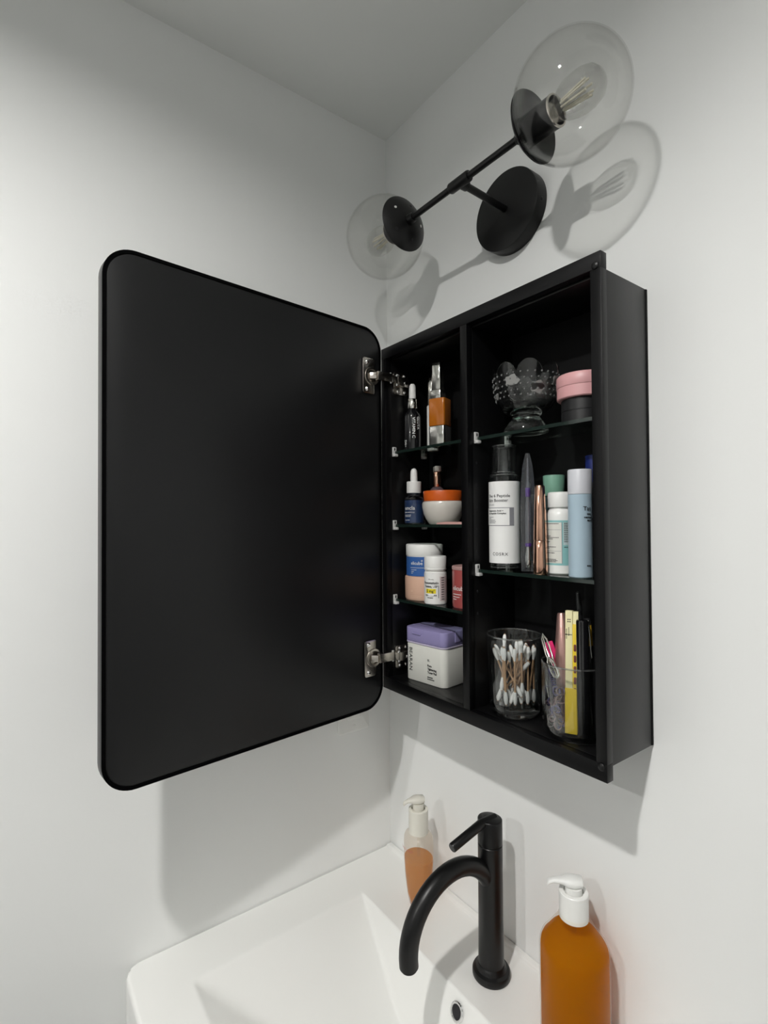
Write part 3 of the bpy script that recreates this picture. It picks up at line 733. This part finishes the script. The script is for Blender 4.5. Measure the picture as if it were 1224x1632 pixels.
# right second shelf
t = thing('toner_bottle', 'tall clear bottle with white printed label and clear cap on the second right shelf', 'bottle', (.3980, -.0695, Q2))
CAPG = glass('clear_cap_acrylic', (.90, .91, .91), .035, .8, 3.2)
CLEARP = glass('clear_plastic', (.90, .92, .92), .05, .7, 3)
R = .0235
mesh_ob('bottle', lathe(nb(), [(0, .0002), (R * .93, .0002), (R * .99, .003), (R, .006), (R, .1440), (R * .97, .1470), (R * .86, .1492), (R * .62, .1500), (.0120, .1520), (.0120, .1600), (.0095, .1600), (.0095, .1480), (R * .80, .1455), (R * .88, .1410), (R * .88, .0075), (0, .0070)], 44), CLEARP, t)
mesh_ob('label', patch(R, -150, 150, .0115, .1375, .0006, 40), LABELW, t)
mesh_ob('cap', lathe(nb(), [(.0188, .1515), (.0188, .1925), (.0180, .1940), (.0150, .1945), (0, .1945), (0, .1915), (.0150, .1915), (.0168, .1905), (.0168, .1515), (.0188, .1515)], 40), CAPG, t)
mesh_ob('dropper', lathe(nb(), [(0, .1605), (.0105, .1605), (.0105, .1700), (.0060, .1720), (.0060, .1850), (.0040, .1890), (0, .1895)], 24), CAPG, t)
for r_, z_, nm in ((.0182, .1940, 'cap_glint_ring'), (.0188, .1522, 'cap_glint_ring'), (.0222, .1480, 'shoulder_glint_ring'), (.0230, .0050, 'foot_glint_ring')):  # rings added to draw the light edge lines of the clear plastic
    mesh_ob(nm, tube(nb(), [(r_ * math.cos(2 * PI * k / 40), r_ * math.sin(2 * PI * k / 40), z_) for k in range(41)], .0009, 8, cap=False), GLINTG, t)
ph = -30
write(t, 'The 6 Peptide', .0066, INK, on_cyl(R, ph, .1130, .0010), bold=.00005)
write(t, 'Skin Booster', .0066, INK, on_cyl(R, ph, .1060, .0010), bold=.00005)
write(t, '(Serum)', .0040, INKG, on_cyl(R, ph, .1005, .0010))
mesh_ob('label_panel', patch(R, ph - 40, 76, .0690, .0972, .0009), INKG, t)
mesh_ob('label_panel_inset', patch(R, ph - 38, 58, .0700, .0962, .0011), LABELW, t)
write(t, 'Hyaluronic Acid +', .0036, INK, on_cyl(R, ph + 2, .0910, .0014), bold=.00010)
write(t, 'Six Peptide Complex', .0036, INK, on_cyl(R, ph + 2, .0870, .0014), bold=.00010)
lines(t, INKG, on_cyl(R, ph + 2, 0, .0014), [(0, .011, .0820), (0, .006, .0797), (0, .014, .0774), (0, .015, .0752), (0, .014, .0730)], .0009)
write(t, 'COSRX', .0066, INK, on_cyl(R, -8, .0235, .0010), bold=.00003, spacing=1.2)
# interdental brush in a clear pouch
t = thing('clear_pouch', 'thin clear plastic pouch leaning beside the tall labelled bottle', 'pouch', (.4445, -.0710, Q2), rotz=math.radians(52))
POUCH = glass('pouch_film', (.88, .90, .93), .07, .6, 2.5, rough=.08, bump=.6, bscale=60, haze=.06, haze_col=(.5, .52, .56))
L = []
for z, w, th in ((.0008, .0108, .0016), (.02, .0112, .0050), (.06, .0112, .0062), (.10, .0110, .0056), (.135, .0100, .0040), (.160, .0075, .0022), (.176, .0035, .0008), (.178, .0030, .0006)):
    L.append([(w * x, th * y, z) for x, y in ((-1, 0), (-.5, -.8), (0, -1), (.5, -.8), (1, 0), (.5, .8), (0, 1), (.5 * -1, .8))])
mesh_ob('pouch', loft(nb(), L), POUCH, t, ang=60)
b = thing('applicator', 'clear applicator with purple rings inside the clear pouch', 'applicator', (.4445, -.0710, Q2 + .004), rotz=math.radians(52))
VIO = pbr('violet_plastic', (.075, .012, .22), .3)
SMOKE = glass('smoky_clear_plastic', (.72, .72, .78), .12, .7, 2.5, haze=.12, haze_col=(.6, .6, .66))
mesh_ob('barrel', lathe(nb(), [(0, .0395), (.0042, .0395), (.0044, .080), (.0036, .096), (.0024, .108), (0, .108)], 16), SMOKE, b)
mesh_ob('tip', lathe(nb(), [(0, .002), (.0030, .003), (.0046, .008), (.0048, .020), (.0034, .027), (.0030, .0335), (0, .0335)], 16), SILVER, b)
mesh_ob('lower_ring', cyl(.0048, .0340, .0390, .0006, 18), VIO, b)
mesh_ob('upper_ring', cyl(.0036, .1085, .1220, .0006, 18), VIO, b)
mesh_ob('rod', lathe(nb(), [(0, .1225), (.0022, .1225), (.0014, .150), (.0010, .166), (0, .167)], 12), SMOKE, b)
# rose gold mascara
t = thing('mascara_tube', 'shiny rose gold mascara tube on the second right shelf', 'mascara', (.4732, -.0805, Q2))
mesh_ob('base', lathe(nb(), [(0, 0), (.0092, 0), (.0100, .001), (.0104, .012), (.0098, .030), (.0096, .0470), (.0090, .0478), (0, .0478)], 28), ROSE, t)
mesh_ob('cap', lathe(nb(), [(0, .0482), (.0095, .0482), (.0098, .0490), (.0086, .085), (.0070, .1260), (.0062, .1275), (0, .1275)], 28), ROSE, t)
# teal capped bottle at the back
t = thing('teal_bottle', 'dark bottle with mint green cap behind the white supplement bottle', 'bottle', (.4560, -.0225, Q2))
mesh_ob('bottle', lathe(nb(), [(0, 0), (.0150, 0), (.0160, .001), (.0160, .105), (.0150, .1110), (.0130, .1140), (0, .1140)], 32), pbr('dark_teal_plastic', (.012, .030, .032), .3), t)
mesh_ob('cap', lathe(nb(), [(0, .1145), (.0152, .1145), (.0155, .1152), (.0164, .1440), (.0160, .1455), (.0145, .1460), (0, .1460)], 36), pbr('mint_green_cap', (.18, .36, .27), .4), t)
# white supplement bottle
TEAL = pbr('aqua_label', (.25, .50, .50), .45)
t = thing('supplement_bottle', 'white supplement bottle with aqua and white fact label on the second right shelf', 'bottle', (.4866, -.0510, Q2))
R = .0205
mesh_ob('bottle', lathe(nb(), [(0, 0), (R * .93, 0), (R, .0015), (R, .0820), (R * .97, .0870), (R * .86, .0910), (.0158, .0930), (.0155, .0960), (0, .0960)], 40), WPLAST, t)
mesh_ob('cap', lathe(nb(), [(0, .0958), (.0180, .0958), (.0184, .0966), (.0184, .1150), (.0176, .1168), (.0150, .1180), (0, .1182)], 44), WPLAST, t)
mesh_ob('label_band', patch(R, -150, 160, .0130, .0770, .0003), TEAL, t)
mesh_ob('fact_panel', patch(R, -70, 38, .0160, .0740, .0005), pbr('fact_panel_paper', (.66, .65, .60), .5), t)
mesh_ob('panel_rule', patch(R, 38, 40, .0160, .0740, .0006), INKG, t)
for z in (.0635, .0330): mesh_ob('fact_rule', patch(R, -50, 36, z, z + .0004, .0007), INKG, t)
lines(t, INK, on_cyl(R, -45, 0, .0007), [(0, .026, .0718), (0, .006, .0668), (0, .006, .0648), (0, .005, .0585), (0, .006, .0563), (0, .014, .0542), (0, .026, .0520), (0, .018, .0500), (0, .013, .0458), (0, .005, .0410), (0, .022, .0386), (0, .012, .0365), (0, .020, .0300), (0, .008, .0280), (0, .022, .0210), (0, .024, .0192), (0, .022, .0176)], .0009)
mesh_ob('side_panel_print', patch(R, 44, 120, .0420, .0740, .0005), pbr('pale_aqua_label', (.50, .60, .60), .5), t)
lines(t, INK, on_cyl(R, 47, 0, .0009), [(0, .018, .0722 - .0026 * k) for k in range(11)] + [(0, .018, .0385)], .0010)
# light blue tube bottle
LB = pbr('pale_blue_plastic', (.36, .47, .55), .33)
t = thing('blue_bottle', 'tall pale blue cylinder bottle with white cap at the cabinet right stile', 'bottle', (.5345, -.0755, Q2))
R = .0158
mesh_ob('bottle', lathe(nb(), [(0, 0), (R * .92, 0), (R, .0015), (R, .1120), (0, .1120)], 36), LB, t)
mesh_ob('cap', lathe(nb(), [(0, .1124), (R, .1124), (R, .1440), (R * .95, .1455), (0, .1458)], 36), pbr('grey_white_cap', (.55, .56, .60), .35), t)
write(t, 'Tat', .0080, INK, on_cyl(R, 46, .0900, .0006), bold=.0001)
lines(t, INK, on_cyl(R, 50, 0, .0006), [(.004, .010, .0845), (0, .012, .0800), (.004, .012, .0760), (.003, .009, .0160)], .0017)
t = thing('blue_jar', 'dark blue capped bottle in the shaded corner behind the pale blue bottle', 'bottle', (.5280, -.0245, Q2))
mesh_ob('bottle', cyl(.0140, 0, .130, .001, 28), BPL, t)
mesh_ob('cap', cyl(.0148, .1304, .1690, .0012, 28), pbr('deep_blue_plastic', (.012, .022, .13), .35), t)

# ---------------------------------------------------------------- cabinet floor right: glass of cotton swabs
cup = thing('glass_tumbler', 'clear thick-bottomed glass tumbler holding cotton swabs on the cabinet floor', 'glass', (.4085, -.0625, SF0))
CT, CB, CH = .0425, .0385, .1205
mesh_ob('tumbler', lathe(nb(), [(0, .0003), (CB - .004, .0003), (CB - .001, .0018), (CB, .005), (CT, CH - .002), (CT - .0004, CH - .0006), (CT - .0012, CH), (CT - .0020, CH - .0006), (CT - .0024, CH - .002), (CB - .0026, .0190), (CB - .004, .0162), (CB - .009, .0150), (0, .0148)], 56), CUPG, cup, ang=50)
mesh_ob('rim', tube(nb(), [((CT - .0012) * math.cos(2 * PI * k / 56), (CT - .0012) * math.sin(2 * PI * k / 56), CH - .0002) for k in range(57)], .0014, 8, cap=False), GLINTG, cup)  # added brighter ring carrying the highlight round the lip
BASEG = pbr('thick_glass_base', (.95, .96, .96), .03, trans=1.0, ior=1.5)
mesh_ob('heavy_base', lathe(nb(), [(0, .0012), (CB - .005, .0012), (CB - .0014, .0040), (CB - .0010, .008), (CB - .0016, .0140), (0, .0140)], 48), BASEG, cup)
WOOD = pbr('swab_paper_stick', (.50, .31, .18), .6, noise=.1)
COTTON = pbr('cotton', (.88, .88, .87), .85, noise=.03, bump=.15, bscale=900)
def swab_meshes():
    L = .0870
    a = lathe(nb(), [(0, 0), (.0015, 0), (.0015, L), (0, L)], 10)
    tip = [(0, 0), (.0013, .0006), (.0027, .0034), (.0033, .0080), (.0030, .0125), (.0022, .0170), (.0016, .0200), (0, .0200)]
    b = lathe(nb(), tip, 12)
    c = lathe(nb(), [(r, L - z) for r, z in tip], 12)
    return a, b, c
def segd(p, q, a, b):
    best = 9
    for i in range(9):
        u = p.lerp(q, i / 8)
        ab = b - a; k = max(0, min(1, (u - a).dot(ab) / ab.length_squared)); best = min(best, (u - (a + ab * k)).length)
    return best
random.seed(21)
placed = []; tries = 0
while len(placed) < 26 and tries < 60000:
    tries += 1
    a = random.uniform(0, 2 * PI); rb = .0295 * math.sqrt(random.random())
    p = Vector((rb * math.cos(a), rb * math.sin(a), .0185))
    if random.random() < .16: p.z += random.uniform(.006, .018)
    a2 = a + PI + random.uniform(-1.3, 1.3) if random.random() < .6 else random.uniform(0, 2 * PI)
    rt = .0335 * math.sqrt(random.uniform(.25, 1))
    q = Vector((rt * math.cos(a2), rt * math.sin(a2), 0))
    h2 = .0870 ** 2 - (q.xy - p.xy).length_squared
    if h2 < .058 ** 2: continue
    q.z = p.z + math.sqrt(h2)
    lim = .0050 if tries < 25000 else .0036
    if all(segd(p, q, u, v) > lim for u, v in placed): placed.append((p, q))
proto = None
for p, q in placed:
    M = (q - p).to_track_quat('Z', 'Y')
    loc = Vector(cup.location) + p
    if proto is None:
        s = thing('cotton_swab', 'white-tipped cotton swab with tan stick in the glass tumbler', 'cotton swab', loc, group='cotton swabs in the glass tumbler')
        a, b, c = swab_meshes()
        mesh_ob('stick', a, WOOD, s); mesh_ob('cotton_tip', b, COTTON, s); mesh_ob('cotton_tip', c, COTTON, s)
        proto = s
    else:
        s = proto.copy(); COL.objects.link(s); s.location = loc
        for ch in list(proto.children):
            d = ch.copy(); COL.objects.link(d); d.parent = s
    s.rotation_euler = M.to_euler()

# ---------------------------------------------------------------- second glass, make-up and hair things
cx, cy = .5130, -.0600
c2 = thing('glass_cup', 'dark round clear glass holding make-up and hair clips by the right stile', 'glass', (cx, cy, SF0))
CR, CH2 = .0445, .1000
mesh_ob('cup_wall', lathe(nb(), [(0, .0003), (CR - .006, .0003), (CR - .002, .002), (CR - .0005, .006), (CR, .012), (CR, CH2 - .002), (CR - .0010, CH2), (CR - .0020, CH2 - .002), (CR - .0022, .012), (CR - .004, .0085), (CR - .010, .0070), (0, .0066)], 56), CUPG, c2, ang=50)
mesh_ob('rim', tube(nb(), [((CR - .0011) * math.cos(2 * PI * k / 56), (CR - .0011) * math.sin(2 * PI * k / 56), CH2 - .0005) for k in range(57)], .0013, 8, cap=False), GLINTG, c2)  # extra bright ring here too, a highlight line put on the lip
def stick(name, label, cat, p, q, group=None):
    """Thing whose own z axis runs from p to q (both relative to the glass)."""
    p = Vector(p) + Vector((cx, cy, SF0)); q = Vector(q) + Vector((cx, cy, SF0))
    o = thing(name, label, cat, p, group=group); Z = (q - p).normalized(); X = Vector((.82, .57, 0)); Y = Z.cross(X).normalized(); X = Y.cross(Z)
    o.rotation_euler = Matrix((X, Y, Z)).transposed().to_euler()
    return o, (q - p).length
ROSEM = pbr('satin_rose_metal', (.50, .30, .27), .30, metal=.75)
t, Ln = stick('brush_tube', 'satin rose conical make-up tube standing in the glass', 'make-up tube', (-.0080, -.0030, .0092), (-.0235, .0045, .1640))
mesh_ob('tube', lathe(nb(), [(0, 0), (.0118, 0), (.0128, .001), (.0138, .060), (.0134, Ln - .060), (.0125, Ln - .050), (.0062, Ln - .002), (.0052, Ln), (0, Ln)], 28), ROSEM, t)
YEL = pbr('bright_yellow_card', (.72, .52, .02), .4)
CRM = pbr('cream_yellow_card', (.74, .69, .40), .45)
t, Ln = stick('mascara_carton', 'slim cream and yellow make-up carton standing in the glass', 'carton', (.0085, -.0200, .0085), (.0015, -.0065, .1720))
t.rotation_euler.rotate_axis('Z', math.radians(-8))
mesh_ob('carton', rbox(-.0085, .0010, -.0060, .0060, 0, Ln, .0006), CRM, t)
mesh_ob('cream_back', rbox(.0011, .0083, -.0040, .0058, 0, Ln - .001, .0004), CRM, t)
mesh_ob('yellow_panel', rbox(.0011, .0085, -.0062, .0062, 0, Ln - .018, .0004), YEL, t)
mesh_ob('yellow_base', rbox(-.0088, .0090, -.0066, .0066, 0, .060, .0004), YEL, t)
def carton_face(x0, z0): return lambda x, y: (x0 + x, -.00635, z0 + y)
for dx, dz in ((0, 0), (.0025, 0), (0, .003), (.0025, .003)):
    mesh_ob('printed_dot', lathe(nb(), [(0, .0004), (.0008, .0004), (.0009, 0)], 8, Matrix.Translation((-.0048 + dx, -.0060, Ln - .015 + dz)) @ RX90), INK, t)
lines(t, INK, carton_face(-.006, 0), [(-.0015, -.0003, Ln - .026 - .002 * k) for k in range(7)] + [(.0015, .0027, Ln - .024 - .002 * k) for k in range(6)] + [(-.0025, .0065, Ln - .0330)], .0011)
BRN = pbr('brown_print', (.14, .03, .02), .5)
for k in range(6):
    zz = Ln - .050 - .0145 * k
    mesh_ob('printed_patch', slab(.0034, .0095, .0015, 0, .0003, .0001), BRN, t, loc=(.0042, -.00625, zz), rot=(PI / 2, 0, 0))
t, Ln = stick('eyeliner_pen', 'tall black eyeliner pen with thin cap standing behind the yellow carton', 'pen', (.0040, .0255, .0080), (-.0065, .0190, .1960))
mesh_ob('barrel', lathe(nb(), [(0, 0), (.0044, 0), (.0048, .001), (.0048, .120), (.0040, .121), (.0040, .165), (.0028, Ln - .002), (0, Ln)], 20), BPL, t)
t, Ln = stick('mascara_tube', 'thick black mascara tube standing at the front of the glass', 'mascara', (.0250, -.0190, .0080), (.0245, -.0185, .1640))
mesh_ob('tube', lathe(nb(), [(0, 0), (.0078, 0), (.0085, .001), (.0085, .078), (.0080, .079), (.0080, Ln - .002), (.0070, Ln), (0, Ln)], 28), BG, t)
t, Ln = stick('marker_pen', 'black pen with yellow band and silver clip beside the right stile', 'pen', (.0290, .0070, .0080), (.0175, .0030, .1620))
mesh_ob('barrel', lathe(nb(), [(0, 0), (.0044, 0), (.0050, .001), (.0050, Ln - .003), (.0040, Ln), (0, Ln)], 20), BPL, t)
mesh_ob('yellow_band', lathe(nb(), [(.0049, .1180), (.0053, .1180), (.0053, .1460), (.0049, .1460)], 20), pbr('amber_yellow', (.62, .38, .03), .4), t)
mesh_ob('pen_clip', rbox(-.0035 + .004, .0035 - .001, -.0068, -.0052, .1020, Ln - .001, .0004), SILVER, t)
# hair clips
def barrette(label, p, q, roll_deg):
    t, Ln = stick('hair_clip', label, 'hair clip', p, q)
    t.rotation_euler.rotate_axis('Z', math.radians(roll_deg))
    w = .0044
    path = [(-w * .7, 0, .002), (-w, 0, Ln * .3), (-w * .8, 0, Ln * .8), (0, 0, Ln), (w * .8, 0, Ln * .8), (w, 0, Ln * .3), (w * .7, 0, .002), (0, 0, 0), (-w * .7, 0, .002)]
    mesh_ob('clip_frame', tube(nb(), path, .0016, 8), SILVER, t)
    mesh_ob('clip_tongue', tube(nb(), [(0, .0008, .001), (0, .0030, Ln * .5), (0, .0010, Ln * .94)], .0009, 8), SILVER, t)
barrette('silver snap hair clip resting on the glass rim over the rose tube', (-.0180, -.0275, .0985), (-.0395, -.0190, .1345), 20)
barrette('silver hair clip lying across the rim in front of the carton', (-.0040, -.0345, .0830), (-.0190, -.0335, .1080), -10)
barrette('silver hair clip standing inside the glass beside its left wall', (-.0200, -.0190, .0300), (-.0310, -.0240, .0920), 40)
t, Ln = stick('hair_slide', 'hot pink hair slide poking out of the glass', 'hair clip', (-.0240, -.0060, .0900), (-.0345, -.0115, .1230))
mesh_ob('slide', slab(.0110, .0040, .0016, 0, Ln, .001), pbr('hot_pink_plastic', (.75, .02, .16), .35), t)
CLR = glass('clear_rod', (.80, .82, .86), .12, .7, 2.5, haze=.12, haze_col=(.6, .6, .62))
for k, (p, q) in enumerate((((-.0250, .0030, .0150), (-.0385, -.0040, .1180)), ((-.0050, -.0330, .0160), (-.0230, -.0345, .0960)), ((-.0100, -.0270, .0160), (-.0290, -.0290, .0930)))):
    t, Ln = stick('clear_rod', ['clear plastic rod leaning on the left rim of the glass', 'clear plastic rod slanting behind the near wall of the glass', 'clear plastic rod behind the slanting one in the glass'][k], 'rod', p, q)
    mesh_ob('rod', lathe(nb(), [(0, 0), (.0022, .0006), (.0026, .003), (.0026, Ln - .003), (.0020, Ln), (0, Ln)], 14), CLR, t)
VIOL = pbr('violet_tint_plastic', (.10, .09, .30), .3)
t, Ln = stick('violet_comb', 'narrow violet comb standing inside the glass', 'comb', (-.0070, -.0235, .0100), (-.0265, -.0195, .0880))
bm = rbox(-.0040, -.0012, -.0012, .0012, 0, Ln, .0005)
mesh_ob('comb_spine', bm, VIOL, t)
bm = nb()
for k in range(26): box(bm, -.0014, .0045, -.0007, .0007, .003 + k * (Ln - .006) / 26, .0042 + k * (Ln - .006) / 26)
o = mesh_ob('comb_teeth', bm, VIOL, t); o['kind'] = 'stuff'
# small hair ties heaped in the bottom
random.seed(5)
TIES = [pbr('clear_hair_tie', (.30, .28, .27), .25), pbr('brown_hair_tie', (.16, .10, .09), .45), pbr('violet_hair_tie', (.12, .11, .26), .35), pbr('mauve_hair_tie', (.28, .18, .19), .35)]
proto = []
for k in range(4):
    bm = nb(); n = 18; R = .0052
    tube(bm, [(R * math.cos(2 * PI * q / n), R * math.sin(2 * PI * q / n), 0) for q in range(n + 1)], .00095, 6, cap=False)
    me = bpy.data.meshes.new('hair_tie'); bm.to_mesh(me); bm.free(); me.materials.append(TIES[k])
    for pl in me.polygons: pl.use_smooth = True
    proto.append(me)
names = ['clear grey', 'brown', 'violet', 'mauve']
for k in range(84):
    a = math.radians(random.uniform(165, 266)); rr_ = random.uniform(.024, .0365)
    zz = .013 + (k / 84) * .052
    i = random.randrange(4)
    o = bpy.data.objects.new('hair_tie', proto[i]); COL.objects.link(o)
    o.location = (cx + rr_ * math.cos(a), cy + rr_ * math.sin(a), SF0 + zz)
    o.rotation_euler = (random.uniform(0, PI), random.uniform(0, PI), random.uniform(0, PI))
    tag(o, 'tiny %s elastic hair tie heaped in the make-up glass' % names[i], 'hair tie', '%s hair ties in the make-up glass' % names[i])
